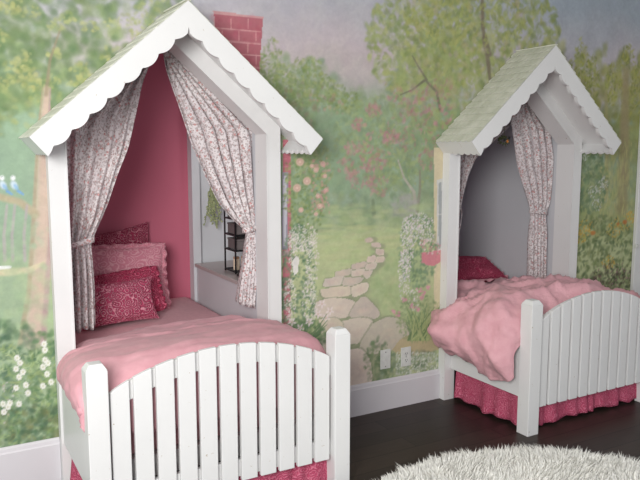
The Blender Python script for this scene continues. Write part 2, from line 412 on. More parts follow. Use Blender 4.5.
    for x, y, r, n in ((374, 110, 8, 45), (359, 124, 7, 40), (391, 138, 9, 60), (352, 148, 8, 45), (372, 160, 14, 70), (360, 178, 14, 70), (378, 186, 12, 50), (398, 95, 12, 26), (420, 105, 18, 60), (440, 115, 14, 50), (430, 160, 12, 55), (378, 150, 22, 50), (408, 130, 22, 44), (420, 140, 20, 40), (438, 90, 14, 34), (345, 165, 9, 30)):
        foliage(x, y, r, r*.9, [(184, 128, 138), (190, 142, 148), (172, 122, 126)], n, (1.4, 3.6), .45)
    foliage(400, 160, 40, 40, [(146, 166, 108), (160, 174, 118)], 170, (1.2, 2.6), .6)
    stroke([(398, 160), (404, 178), (414, 192), (416, 212)], [1, 1.4, 2, 2.6], (176, 176, 160), .7)
    stroke([(420, 170), (420, 190), (417, 212)], [1.2, 1.8, 2.6], (140, 142, 122), .6)
    stroke([(373, 200), (374, 216)], [2, 3], (122, 140, 110), .5)
    foliage(406, 206, 14, 14, [(168, 168, 164)], 60, (3, 6), .4)
    # meadow
    scatter(500, (315, 205, 430, 300), (4, 10), [(172, 190, 138), (186, 196, 150), (160, 184, 134)], .3, asp=.4, rot=0)
    scatter(160, (320, 225, 425, 262), (5, 12), [(190, 196, 148), (170, 188, 134)], .35, asp=.25, rot=0)
    scatter(500, (370, 250, 425, 345), (2, 6), [(152, 178, 128), (168, 188, 138)], .35)
    # stone path
    path = [((372, 240), (6, 3)), ((378, 247), (8, 3.4)), ((379, 256), (9, 4)), ((374, 264), (12, 5)), ((362, 272), (16, 6)), ((350, 281), (22, 7)), ((345, 294), (27, 9)), ((350, 310), (30, 12)), ((358, 336), (42, 18)), ((350, 375), (42, 34)), ((340, 420), (46, 40))]
    for (x, y), (rx, ry) in path: dab(x, y, rx*1.12, ry*1.35, lin((152, 160, 130)), .8, 0, .7)
    S = (200, 192, 176); G = (140, 150, 122)
    stones = [[(366, 239), (371, 238), (372, 241), (367, 242)], [(372, 243), (379, 243), (380, 247), (373, 246)], [(376, 249), (383, 250), (383, 255), (377, 254)],
              [(368, 257), (375, 256), (375, 261), (368, 262)], [(377, 257), (384, 257), (382, 262), (376, 262)],
              [(352, 265), (364, 262), (366, 266), (354, 269)], [(367, 264), (376, 263), (374, 269), (366, 269)],
              [(336, 272), (350, 269), (350, 274), (337, 277)], [(352, 271), (363, 269), (364, 274), (353, 276)], [(365, 271), (372, 271), (368, 278), (364, 276)],
              [(326, 279), (343, 277), (341, 284), (325, 286)], [(345, 278), (362, 278), (356, 284), (344, 285)],
              [(322, 290), (338, 287), (352, 288), (348, 295), (326, 297)], [(352, 287), (366, 283), (366, 291), (354, 296)],
              [(318, 303), (330, 299), (347, 300), (354, 305), (346, 316), (326, 317), (316, 312)],
              [(357, 303), (365, 298), (378, 312), (372, 318), (352, 316)],
              [(343, 322), (360, 319), (371, 323), (362, 340), (348, 342), (344, 334)],
              [(374, 325), (388, 319), (402, 323), (408, 336), (394, 348), (370, 352), (362, 346)],
              [(320, 320), (336, 319), (342, 326), (338, 334), (322, 336)],
              [(350, 352), (362, 352), (370, 366), (368, 390), (348, 394)], [(318, 344), (340, 344), (344, 400), (312, 400)]]
    for st in stones:
        c = np.mean(st, 0); sm = [tuple(p) for p in catmull(st+[st[0]], 28)][:-1]
        poly_fill([tuple(c+(np.array(p)-c)*1.24) for p in sm], G, .55); sm = [tuple(c+(np.array(p)-c)*1.12) for p in sm]; poly_fill(sm, jit(S, 9), 1)
        for _ in range(6): dab(c[0]+random.uniform(-.4, .4)*(max(p[0] for p in st)-c[0]), c[1]+random.uniform(-.4, .4)*(max(p[1] for p in st)-c[1]), 5, 3, jit((202, 186, 172), 8), .25)
    # rocks by the outlets
    for st in ([(392, 350), (402, 338), (420, 333), (440, 333), (446, 345), (430, 352), (404, 356)],):
        sm = [tuple(p) for p in catmull(st+[st[0]], 28)][:-1]; poly_fill(sm, (190, 178, 140), .95)
    scatter(300, (380, 352, 446, 384), (1.5, 4), [(128, 150, 122), (146, 164, 136), (108, 134, 108)], .6)
    scatter(420, (396, 352, 446, 376), (.7, 1.4), [(216, 222, 208), (186, 198, 180)], .7)
    foliage(378, 362, 14, 24, [(104, 132, 98), (122, 146, 104)], 160, (1.5, 4), .6)
    # ---- painted brick cottage behind the first nook
    B = (184, 110, 122)
    poly_fill([(283, 140), (291, 140), (291, 352), (283, 352)], B, 1)
    for k in range(26): stroke([(283, 143+k*8), (291, 142+k*8)], .45, (206, 142, 150), .6)
    poly_fill([(282, 172), (288, 172), (288, 250), (282, 250)], (150, 148, 160), 1)
    poly_fill([(283.5, 176), (286.4, 176), (286.4, 246), (283.5, 246)], (196, 196, 206), 1); stroke([(282, 209), (288, 209)], .7, (120, 120, 132), .9)
    poly_fill([(282, 251), (289, 250), (289, 256), (282, 256)], (176, 150, 152), 1)
    # chimney
    B = (172, 104, 114); poly_fill([(214, 13), (263, 18), (258, 90), (217, 60)], B, 1); poly_fill([(213, 11), (264, 16.5), (263.5, 19), (213.5, 14)], (196, 150, 152), 1)
    for r in range(7):
        y = 29+r*12; stroke([(216, y-.8), (261, y+3)], .9, (208, 158, 160), .7)
        for c in range(5):
            x = 214+c*17+(8 if r % 2 else 0)
            if x < 261: stroke([(x, y-10), (x, y)], .8, (208, 158, 160), .65)
    scatter(90, (208, 16, 260, 80), (2, 5), [(170, 78, 98), (198, 108, 124)], .3)
    # rose climber
    foliage(305, 190, 22, 50, [(120, 144, 92), (134, 156, 100), (106, 132, 86), (160, 172, 116)], 800, (1, 3), .7)
    foliage(318, 165, 16, 22, [(132, 154, 104), (150, 164, 116)], 200, (1.5, 3), .5)
    for x, y, r in ((300, 162, 4.6), (307, 181, 4.6), (297, 188, 4.6), (316, 170, 3), (323, 164, 3.2), (312, 166, 2.6), (318, 196, 2.8), (326, 190, 2.6), (320, 206, 3.2), (325, 176, 2.6), (301, 210, 3), (316, 214, 2.4)):
        dab(x, y, r, r, lin((212, 184, 166)), .9, 0, .7); dab(x, y, r*.72, r*.72, lin((188, 150, 138)), .7, 0, .5); dab(x, y, r*.42, r*.42, lin((222, 200, 184)), .8)
    scatter(70, (312, 158, 330, 215), (1, 2.2), [(198, 148, 146)], .6)
    # white flower bank beside it
    foliage(298, 285, 18, 62, [(112, 142, 112), (130, 156, 124), (92, 126, 98)], 900, (1.2, 3.2), .75)
    foliage(305, 335, 22, 16, [(92, 122, 88), (112, 140, 100)], 300, (1.5, 4), .8)
    for cx, cy, rx, ry in ((303, 238, 15, 15), (312, 262, 7, 24), (294, 262, 5, 11), (290, 300, 6, 22), (310, 300, 8, 24), (296, 245, 8, 8)):
        foliage(cx, cy, rx, ry, [(224, 222, 212), (206, 210, 196), (214, 206, 206)], int(rx*ry*1.3), (.7, 1.5), .85)
    poly_fill([(292, 262), (296, 256), (299, 258), (298, 272), (294, 276)], (222, 222, 218), .9)
    for x, y in ((322, 304), (318, 314), (326, 318), (309, 322), (330, 311), (300, 328), (292, 322)):
        for k in range(5):
            q = 2*PI*k/5+.3; dab(x+2.6*math.cos(q), y+2.6*math.sin(q), 2.4, 1.2, lin((226, 216, 216)), .8, -q)
        dab(x, y, 1.2, 1.2, lin((206, 178, 160)), .8)
    for k in range(26):
        x = random.uniform(290, 330); stroke([(300+random.uniform(-8, 8), 346), (x, random.uniform(312, 340))], [1.4, .6], random.choice([(150, 172, 122), (104, 134, 96)]), .7)
    # ---- painted yellow cottage, hanging basket and delphiniums by the second nook
    poly_fill([(434, 148), (446, 148), (446, 345), (434, 345)], (208, 200, 166), 1)
    poly_fill([(437, 180), (443, 178), (443, 250), (437, 250)], (200, 204, 200), 1); poly_fill([(438.6, 183), (441.6, 182), (441.6, 247), (438.6, 247)], (160, 168, 168), 1)
    stroke([(437, 214), (443, 214)], .6, (214, 214, 208), .9)
    foliage(418, 250, 20, 38, [(132, 158, 126), (112, 142, 108)], 500, (1.3, 3.2), .7)
    for cx, cy, rx, ry in ((418, 222, 16, 9), (407, 245, 7, 28), (404, 275, 6, 26), (420, 235, 14, 10), (414, 300, 6, 12)):
        foliage(cx, cy, rx, ry, [(222, 222, 216), (204, 206, 206), (216, 202, 208)], int(rx*ry*1.3), (.7, 1.5), .85)
    for k in range(40):
        q = math.pi*random.random(); dab(431+9*math.cos(q)*random.random(), 262-random.random()*2, 2, 2, lin((206, 146, 152)), .8)
    poly_fill([(421, 253), (441, 250), (440, 262), (434, 266), (426, 265), (422, 260)], (204, 134, 142), 1)
    scatter(70, (421, 240, 441, 254), (.9, 1.8), [(222, 196, 196), (206, 140, 150), (120, 146, 104)], .8)
    foliage(418, 318, 22, 26, [(140, 162, 116), (122, 148, 104), (160, 176, 128)], 420, (1.2, 3), .6)
    for x, y in ((419, 290), (424, 293), (422, 298), (394, 312), (398, 314), (412, 306), (417, 309), (405, 300), (428, 288)):
        for k in range(6): dab(x+random.uniform(-2, 2), y+random.uniform(-2, 2), 1.7, 1.5, jit((204, 152, 162), 8), .7)
    for k in range(60):
        x = random.uniform(402, 446); stroke([(418+random.uniform(-10, 10), 340), (x, random.uniform(300, 330))], [1.2, .5], random.choice([(158, 178, 120), (116, 144, 100), (176, 190, 134)]), .65)
    # ---- right hand panel (conifers, yellow flowers, dark bush)
    scatter(1700, (540, 40, 720, 150), (3, 7), [(150, 156, 92), (168, 170, 100), (136, 146, 88)], .5, 8, lambda x, y: y > 58+12*math.sin(x*.31)+8*math.sin(x*.9))
    for x, y, h in ((582, 38, 60), (572, 60, 40), (592, 54, 40), (628, 44, 60), (612, 64, 34), (642, 60, 50), (660, 50, 60), (684, 40, 70)):
        foliage(x, y+h*.6, 5+h*.06, h*.62, [(150, 158, 84), (132, 144, 80), (168, 172, 96)], int(h*3.5), (1.3, 3), .65)
    scatter(900, (570, 130, 700, 240), (3, 7), [(140, 158, 110), (158, 170, 118), (150, 160, 104)], .45)
    stroke([(626, 70), (624, 150), (622, 215)], [4, 7, 8], (158, 150, 112), .5); stroke([(606, 90), (607, 160), (606, 200)], [2, 3, 3], (166, 164, 116), .4)
    scatter(240, (598, 140, 632, 215), (.6, 1.2), [(184, 184, 126)], .5, asp=5, rot=0)
    foliage(588, 180, 20, 34, [(104, 132, 100), (120, 146, 106)], 420, (1.5, 3.5), .6)
    for x, y in ((584, 155), (576, 170), (600, 188), (597, 205), (592, 192), (576, 190), (604, 182)): foliage(x, y, 5, 6, [(206, 210, 204), (186, 196, 188)], 34, (.8, 1.5), .75)
    foliage(600, 260, 42, 46, [(108, 128, 86), (88, 112, 76), (130, 146, 96)], 900, (1.5, 4), .7)
    for x, y, r in ((586, 228, 9), (624, 222, 10), (614, 230, 8), (608, 262, 7), (580, 238, 6), (632, 216, 6)): foliage(x, y, r, r*.9, [(206, 176, 84), (196, 160, 70), (176, 172, 92)], 70, (.8, 1.7), .8)
    dab(593, 233, 3.4, 3, lin((190, 124, 64)), .85); dab(625, 222, 3, 3, lin((190, 120, 64)), .85); dab(618, 224, 2, 2, lin((190, 120, 64)), .7)
    foliage(615, 284, 26, 22, [(96, 88, 76), (80, 92, 66), (118, 96, 92), (72, 84, 64)], 420, (1.2, 3), .75)
    scatter(120, (595, 265, 640, 300), (.7, 1.4), [(170, 130, 140), (150, 160, 110)], .7)
    scatter(600, (560, 290, 720, 400), (2, 6), [(110, 132, 90), (92, 118, 82), (134, 150, 104)], .6)
    L = cv.mean(2, keepdims=True); cv = L+(cv-L)*.93
    cv = cv*np.array([1.03, .985, .99])
    cv = np.clip(cv, 0, 1)
paint()

def build_wall():
    """front wall: a mural sheet of fine quads on a 10 cm wall with two house-shaped openings, one mesh"""
    nx, nz = CW//1, CH//1
    step = 1
    xs = np.arange(0, CW-1, step); zs = np.arange(0, CH-1, step)
    gx, gz = len(xs), len(zs)
    X = xs*RES+MX0; Z = zs*RES+MZ0
    vx, vz = np.meshgrid(X, Z); co = np.stack([vx, np.full_like(vx, WALL), vz], -1).reshape(-1, 3)
    col = cv[np.ix_(zs, xs)].reshape(-1, 3)
    cxm = (vx[:-1, :-1]+RES*.5); czm = (vz[:-1, :-1]+RES*.5)
    keep = np.ones(cxm.shape, bool)
    for d in D:
        a = np.abs(cxm-d['cx']); keep &= ~((a < HO-.02) & (czm < d['za']-.05-d['s']*a))
    i = np.arange(gx*gz).reshape(gz, gx)
    q = np.stack([i[:-1, :-1], i[:-1, 1:], i[1:, 1:], i[1:, :-1]], -1)[keep]
    # body
    body = MB(); xl, xr, zt = -1.6, 5.2, 2.75; y0, y1 = WALL+.002, WALL+.08
    def B(d, s): return d['cx']+s*(HO-.02)
    def zo(d): return d['za']-.05-d['s']*(HO-.02)
    body.box(xl, B(D[0], -1), y0, y1, 0, zt); body.box(B(D[0], 1), B(D[1], -1), y0, y1, 0, zt); body.box(B(D[1], 1), xr, y0, y1, 0, zt)
    for d in D:
        body.prism([(B(d, -1), zo(d)), (d['cx'], d['za']-.05), (B(d, 1), zo(d)), (B(d, 1), zt), (B(d, -1), zt)], y0, y1)
    # mural border strips beyond the fine sheet
    nb = len(co); bv = np.array(body.v)
    verts = np.concatenate([co, bv]); me = bpy.data.meshes.new('wall_back')
    loops = list(q.reshape(-1)); tot = [4]*len(q)
    for f in body.f: loops += [k+nb for k in f]; tot.append(len(f))
    me.vertices.add(len(verts)); me.vertices.foreach_set('co', verts.reshape(-1))
    me.loops.add(len(loops)); me.loops.foreach_set('vertex_index', np.array(loops, dtype=np.int32))
    me.polygons.add(len(tot)); st = np.concatenate([[0], np.cumsum(tot)[:-1]]).astype(np.int32)
    me.polygons.foreach_set('loop_start', st); me.polygons.foreach_set('loop_total', np.array(tot, dtype=np.int32))
    me.update(calc_edges=True); me.validate()
    at = me.color_attributes.new('pigment', 'FLOAT_COLOR', 'POINT')
    full = np.ones((len(verts), 4)); full[:nb, :3] = col; full[nb:, :3] = lin((150, 166, 130))
    at.data.foreach_set('color', full.reshape(-1).astype(np.float32))
    me.materials.append(M['mural'])
    o = bpy.data.objects.new('wall_back', me); COL.objects.link(o); return struct(o)
build_wall()

# ------------------------------------------------------------------ room shell
struct(MB().box(-1.6, 5.2, -1.6, 4.6, -.06, 0).build('floor', M['floor']))
struct(MB().box(-1.6, 5.2, .8, 4.6, 2.75, 2.83).build('ceiling', M['ceiling']))
struct(MB().box(5.2, 5.28, .8, 4.6, 0, 2.75).build('wall_right', M['ceiling']))
def baseboard(name, x0, x1, h=.180):
    m = MB(); m.prism([(WALL-.018, 0), (WALL-.001, 0), (WALL-.001, h), (WALL-.006, h), (WALL-.012, h-.008), (WALL-.014, h-.022), (WALL-.018, h-.028)], x0, x1, 'x')
    struct(m.build(name, M['baseboard']))
baseboard('baseboard_left', -1.6, D[0]['cx']-HO-.001, .203); baseboard('baseboard_center', D[0]['cx']+HO+.001, D[1]['cx']-HO-.001)
baseboard('baseboard_right', D[1]['cx']+HO+.001, 4.394)
# white casing at the right end of the wall, with a small catch
tr = MB().box(4.395, 4.53, WALL-.028, WALL-.001, 0, 2.75).build('trim_1', M['white'], bevel=.004); struct(tr)
MB().box(4.376, 4.40, WALL-.05, WALL-.028, .800, .826).build('catch', M['plate'], tr, bevel=.004)
# nook shells
def nook(d, idx):
    cx = d['cx']; x0, x1 = cx-HW, cx+HW; yf = WALL+.081; mt = M['pink_wall'] if idx == 0 else M['lilac']; nm = 'nook'
    tag_ = ('first', 'second')[idx]
    struct(MB().box(x0-.03, x1+(.5 if idx == 0 else .03), YB, YB+.05, 0, 2.45).build('wall_back_nook', mt))
    struct(MB().box(x0-.03, x0, yf, YB, 0, 2.45).build('wall_left_nook', mt))
    struct(MB().box(x0-.03, x1+(.5 if idx == 0 else .03), yf, YB, 2.40, 2.45).build('ceiling_nook', mt))
    if idx == 1:
        struct(MB().box(x1, x1+.03, yf, YB, 0, 2.45).build('wall_right_nook', M['plain_white']))
    else:
        m = MB(); m.box(x1, x1+.03, yf, 3.45, 0, 2.40); m.box(x1, x1+.03, 3.45, YB-.001, 0, .745)
        m.box(x1-.018, x1+.034, YB-.075, YB-.001, 0, 2.39); struct(m.build('wall_right_nook', M['plain_white']))
        struct(MB().box(x1+.03, x1+.42, YB-.04, YB-.001, 0, 2.39).build('wall_recess_back', M['plain_white']))
        struct(MB().box(x1+.42, x1+.45, 3.40, YB, 0, 2.40).build('wall_recess_right', M['plain_white']))
        struct(MB().box(x1+.03, x1+.42, 3.40, 3.45, 0, 2.40).build('wall_recess_front', M['plain_white']))
        m = MB(); m.box(x1-.014, x1+.42, 3.451, YB-.076, .745, .768)
        struct(m.build('trim_2', M['sill'], bevel=.004))
nook(D[0], 0); nook(D[1], 1)

# ------------------------------------------------------------------ gabled canopies
def lobes(L, off0, amp, n, steps=10, ph=0.):
    out = []; N = int(n*steps)
    for k in range(N+1):
        t = ph+(n-ph)*k/N; out.append((L*k/N, off0+amp*abs(math.sin(PI*t))**.7))
    return out
def canopy(d, label):
    cx, hw, za, ze, th = d['cx'], d['hw'], d['za'], d['ze'], d['th']; c, s = math.cos(th), math.sin(th)
    T = thing('bed_canopy', (cx, 3.1, 0), label, 'canopy', 'gabled cottage canopies built over the beds')
    for sg in (-1, 1):
        off0, amp = .080, .018
        def P(a, o, dn=0):     # a along slope from the tip, o inwards
            return (cx+sg*(-(hw))*-1*1 if False else cx+sg*(hw-a*c-o*s), ze+a*s-o*c)
        send = (hw-off0*s)/c
        top = [(cx+sg*hw, ze), (cx, za)]
        bot = [P(a, o) for a, o in lobes(send, off0, amp, 8.85, 12, .55)]
        bot = [p for p in bot if (p[0]-cx)*sg > .001]
        poly = [top[0], top[1], (cx, za-off0/c)] + bot[::-1]
        MB().prism(poly, YF, YF+.022).build('rake_board', M['white'], T)
        # roof deck
        e = .004
        poly = [P(.001, .0005), (cx, za-.0012), (cx, za-.022/c), P(.001, .022)]
        MB().prism(poly, YF+.0225, WALL-.001).build('roof_deck', M['white'], T)
        # eave fascia with small lobes
        Lf = WALL-.002-(YF+.0225); prof = [(WALL-.002, -.002), (YF+.0225, -.002)]+[(YF+.0225+a, o) for a, o in lobes(Lf, .082, .014, 5.5)]
        n_ = len(prof); m = MB()
        m.add([(P(.0005, o)[0], y, P(.0005, o)[1]) if o > 0 else (P(.0005, .002)[0], y, P(.0005, .002)[1]) for y, o in prof]+
              [(P(.016, max(o, .024))[0], y, P(.016, max(o, .024))[1]) for y, o in prof],
              [tuple(range(n_)), tuple(range(2*n_-1, n_-1, -1))]+[(i, (i+1) % n_, n_+(i+1) % n_, n_+i) for i in range(n_)])
        m.build('eave_fascia', M['white'], T)
        # shingles: rows of rounded tiles, one mesh per slope
        m = MB(); nR = 14; Ls = hw/c; ex = Ls/nR; nT = 7; tw = (WALL-.004-(YF+.001))/nT
        for r in range(nR):
            for k in range(nT+1):
                y0 = YF+.001+(k-(.5 if r % 2 else 0))*tw; y1 = y0+tw*.96
                y0 = max(y0, YF+.001); y1 = min(y1, WALL-.004)
                if y1-y0 < .004: continue
                a1 = min((r+1)*ex+.006, Ls); a0 = r*ex-.005
                ym = (y0+y1)/2; hy = (y1-y0)/2; pts = [(a1, y0, .001), (a1, y1, .001)]
                for q in range(7):
                    u = PI*q/6; pts.append((a0+.016*(1-math.sin(u)), ym+hy*math.cos(u), d['sh']))
                def V(a, y, h): return (cx+sg*(hw-a*c+h*s), y, ze+a*s+h*c)
                n = len(pts); m.add([V(*p) for p in pts]+[V(a, y, h-min(.0035, d['sh']-.0012) if i > 1 else h-.0008) for i, (a, y, h) in enumerate(pts)],
                                    [tuple(range(n)), tuple(range(2*n-1, n-1, -1))]+[(i, (i+1) % n, n+(i+1) % n, n+i) for i in range(n)])
        m.build('shingles', M['shingle'], T)
        # post
        xo, xi = sg*HO, sg*HI
        poly = [(cx+xi, 0), (cx+xo, 0), (cx+xo, under(d, HO)), (cx+xi, under(d, HI))]
        m = MB().prism(poly, YT, WALL-.001)
        xo2 = sg*(HO-.022); m.prism([(cx+xi, 0), (cx+xo2, 0), (cx+xo2, under(d, HO)-.03), (cx+xi, under(d, HI)-.03)], WALL-.001, YJ)
        m.build('post', M['white'], T)
        # sloping frame board of the gable
        lo0 = under(d, HI)-.087/c*c; lo1 = lo0+(HI)*d['s']
        poly = [(cx+xi, under(d, HI)), (cx, under(d, 0)), (cx, under(d, 0)-.098), (cx+xi, under(d, HI)-.098)]
        m = MB().prism(poly, YT+.0005, WALL-.001)
        poly = [(cx+xi, under(d, HI)-.03), (cx, under(d, 0)-.03), (cx, under(d, 0)-.098), (cx+xi, under(d, HI)-.098)]
        m.prism(poly, WALL-.001, YJ-.0005); m.build('gable_board', M['white'], T)
        # edge bead between post face and jamb
        MB().box(cx+xi-.004 if sg > 0 else cx+xi-.003, cx+xi+.003 if sg > 0 else cx+xi+.004, YT-.004, YT-.0002, .3, under(d, HI)-.1).build('edge_bead', M['white'], T)
    MB().box(cx-.012, cx+.012, YF-.003, WALL-.004, za-.001, za+.006).build('ridge_cap', M['shingle'], T, bevel=.003)
    return T
canopy(D[0], 'white gabled cottage canopy over the bed nook with pink inner walls')
canopy(D[1], 'white gabled cottage canopy over the bed nook with lilac inner walls')

# ------------------------------------------------------------------ beds
YFB = 2.59
def bed(d, label):
    cx, W = d['bx'], d['bw']; T = thing('bed', (cx, 3.4, 0), label, 'bed', 'white slatted beds set into the nooks')
    for sg in (-1, 1):     # foot posts with a chamfered cap
        x = cx+sg*W; h = .039; m = MB()
        m.box(x-h, x+h, YFB-.035, YFB+.045, 0, .698)
        a = [(x-h, YFB-.035), (x+h, YFB-.035), (x+h, YFB+.045), (x-h, YFB+.045)]; i = .024; yc = YFB+.005
        m2 = [(x-i, yc-i), (x+i, yc-i), (x+i, yc+i), (x-i, yc+i)]
        m.add([(p[0], p[1], .6982) for p in a]+[(p[0], p[1], .722) for p in m2], [(0, 1, 2, 3), (4, 5, 6, 7), (0, 1, 5, 4), (1, 2, 6, 5), (2, 3, 7, 6), (3, 0, 4, 7)])
        m.build('foot_post', M['white'], T, bevel=.003)
        xs = cx+sg*(W+.012)
        MB().box(xs-.012, xs+.012, YFB+.0455, YT-.001, .190, .46).build('side_rail', M['white'], T, bevel=.003)
    x0, x1 = cx-W+.0395, cx+W-.0395; n = 11; p = (x1-x0-.008)/n
    def arch(x): return .598+.122*(1-((x-cx)/(W-.045))**2)**.85 if abs(x-cx) < W-.045 else .598
    for k in range(n):
        a = x0+.010+k*p; b = a+p-.0165; pts = [(a, .137), (b, .137)]
        for q in range(7): xx = b+(a-b)*q/6; pts.append((xx, arch(xx)))
        MB().prism(pts, YFB-.014, YFB+.006).build('slat', M['white'], T, bevel=.0025)
    pts = []; lo = []
    for q in range(25): xx = x0+(x1-x0)*q/24; pts.append((xx, arch(xx)-.012)); lo.append((xx, arch(xx)-.085))
    MB().prism(pts+lo[::-1], YFB+.0065, YFB+.026).build('top_rail', M['white'], T)
    MB().box(x0, x1, YFB+.0065, YFB+.026, .150, .222).build('bottom_rail', M['white'], T)
    MB().box(d['cx']-HI+.012, d['cx']+HI-.012, YFB+.06, YB-.01, .21, .30).build('bed_base', M['white'], T)
    return T
bed(D[0], 'white slatted bed in the pink nook with the arched footboard nearest the camera')
bed(D[1], 'white slatted bed in the lilac nook with a heaped pink duvet')

# ------------------------------------------------------------------ soft goods
def fbm(p, s, o=3): return mnoise.fractal(Vector(p)*s, .5, 2.0, o)
def ridged(p, s):
    v = mnoise.noise(Vector(p)*s); return 1-abs(v)*2
def loft_cloth(name, rows, nU, nV, disp, mat, th=.02, parent=None, label=None, cat=None, group=None):
    R = [[(x, y, z) for x, z in catmull(xs, nU)] for y, xs in rows]
    cols = [catmull([R[i][j] for i in range(len(R))], nV) for j in range(nU)]
    P = np.array([[cols[j][i] for j in range(nU)] for i in range(nV)])
    du = np.gradient(P, axis=1); dv = np.gradient(P, axis=0); N = np.cross(du, dv); N /= np.linalg.norm(N, axis=2, keepdims=True)+1e-9
    if N[nV//2, nU//2, 2] < 0: N = -N
    Q = P.copy()
    for i in range(nV):
        for j in range(nU): Q[i, j] = P[i, j]+N[i, j]*disp(P[i, j], i/(nV-1), j/(nU-1))
    o = MB().grid(Q.tolist()).build(name, mat, parent, smooth=True, solid=th, recalc=True)
    if label: tag(o, label, cat, group)
    return o
for d, lab in ((D[0], 'pink sheeted mattress in the pink nook under the smooth duvet'), (D[1], 'pink sheeted mattress in the lilac nook under the heaped duvet')):
    cx = d['cx']; m = MB().box(cx-.455, cx+.455, YFB+.07, YB-.006, .301, .548)
    tag(m.build('mattress', M['sheet'], bevel=.035, smooth=True), lab, 'mattress', 'mattresses on the nook beds')
c = D[0]['cx']
d1 = [(2.632, [(.50, .50), (.485, .50), (.482, .50), (.505, .44), (.8, .40), (1.04, .40), (1.3, .40), (1.48, .42), (1.56, .48), (1.57, .5)]),
      (2.64, [(.510, .48), (.487, .51), (.478, .55), (.52, .575), (.8, .60), (1.04, .61), (1.3, .60), (1.48, .56), (1.55, .54), (1.57, .5)]),
      (2.74, [(.510, .49), (.480, .53), (.468, .59), (.53, .645), (.8, .675), (1.04, .68), (1.3, .67), (1.49, .635), (1.55, .58), (1.575, .5)]),
      (2.92, [(.510, .49), (.482, .53), (.472, .59), (.54, .64), (.8, .665), (1.04, .67), (1.3, .67), (1.48, .645), (1.55, .59), (1.57, .5)]),
      (3.08, [(.512, .49), (.490, .53), (.490, .58), (.55, .62), (.8, .65), (1.04, .655), (1.3, .665), (1.48, .645), (1.545, .59), (1.57, .5)]),
      (3.14, [(.508, .51), (.500, .54), (.515, .58), (.575, .62), (.8, .645), (1.04, .65), (1.3, .66), (1.46, .64), (1.515, .59), (1.545, .53)]),
      (3.195, [(.590, .56), (.585, .57), (.60, .60), (.66, .62), (.8, .64), (1.04, .645), (1.3, .655), (1.40, .645), (1.47, .61), (1.485, .56)]),
      (3.32, [(.590, .56), (.588, .57), (.605, .585), (.68, .605), (.8, .62), (1.04, .63), (1.3, .635), (1.38, .625), (1.465, .59), (1.48, .56)]),
      (3.385, [(.590, .56), (.588, .563), (.605, .57), (.68, .57), (.8, .575), (1.04, .575), (1.3, .575), (1.38, .575), (1.465, .57), (1.48, .56)])]
def disp1(p, v, u):
    e = min(1, v*6)
    return e*(.010*fbm(p, 3, 2)+.010*max(0, ridged((p[0]*.45+.2*p[1], p[1]*1.5, p[2]*.5), 5))**2.5+.006*max(0, ridged((p[0]*.5, p[1]*1.9-.4*p[0], p[2]), 11))**3+.0015*fbm(p, 30))
loft_cloth('duvet', d1, 110, 90, disp1, M['duvet'], .02, label='smooth pink duvet on the bed in the pink nook, bulging past its footboard', cat='duvet')
d2 = [(2.640, [(2.66, .315), (2.655, .36), (2.66, .44), (2.73, .48), (2.85, .42), (3.0, .42), (3.23, .42), (3.5, .42), (3.66, .42), (3.72, .44), (3.74, .42)]),
      (2.662, [(2.655, .29), (2.63, .37), (2.63, .49), (2.72, .56), (2.85, .60), (3.0, .62), (3.23, .64), (3.5, .61), (3.66, .57), (3.73, .52), (3.75, .42)]),
      (2.76, [(2.640, .265), (2.60, .38), (2.59, .50), (2.66, .61), (2.8, .66), (3.0, .68), (3.23, .70), (3.5, .65), (3.70, .59), (3.77, .55), (3.79, .42)]),
      (2.90, [(2.615, .305), (2.54, .385), (2.52, .48), (2.61, .59), (2.8, .66), (3.05, .69), (3.27, .705), (3.55, .64), (3.74, .585), (3.79, .54), (3.79, .42)]),
      (3.03, [(2.60, .385), (2.50, .42), (2.435, .49), (2.54, .555), (2.74, .62), (3.0, .665), (3.25, .695), (3.5, .655), (3.69, .59), (3.76, .55), (3.77, .45)]),
      (3.11, [(2.605, .435), (2.51, .455), (2.46, .49), (2.56, .54), (2.74, .60), (3.0, .645), (3.25, .67), (3.5, .635), (3.66, .60), (3.71, .55), (3.73, .5)]),
      (3.15, [(2.640, .40), (2.57, .42), (2.55, .47), (2.62, .53), (2.77, .585), (3.0, .635), (3.25, .655), (3.5, .62), (3.62, .59), (3.66, .56), (3.68, .53)]),
      (3.195, [(2.775, .56), (2.77, .565), (2.785, .58), (2.82, .60), (2.88, .62), (3.0, .63), (3.25, .64), (3.45, .615), (3.58, .60), (3.63, .58), (3.65, .56)]),
      (3.40, [(2.775, .56), (2.77, .57), (2.785, .58), (2.82, .595), (2.88, .61), (3.0, .62), (3.25, .61), (3.45, .60), (3.58, .59), (3.63, .58), (3.65, .56)]),
      (3.52, [(2.775, .56), (2.77, .563), (2.785, .565), (2.82, .57), (2.88, .58), (3.0, .58), (3.25, .58), (3.45, .57), (3.58, .57), (3.63, .566), (3.65, .56)])]
def disp2(p, v, u):
    e = min(1, v*6)*min(1, (1-v)*5+.3)
    q = (p[0]*.9+.5*p[1], p[1]*1.3-.7*p[0], p[2]*.5)
    return e*(.014*fbm(p, 3, 2)+.045*max(0, ridged(q, 3.2))**3-.008+.020*max(0, ridged((q[1]*.8, q[0]*1.2, p[2]*.8), 6.5))**3+.007*max(0, ridged(q, 15))**2+.0015*fbm(p, 40))
loft_cloth('duvet', d2, 150, 110, disp2, M['duvet_rumpled'], .02, label='rumpled pink duvet heaped on the bed in the lilac nook and spilling over its side', cat='duvet')

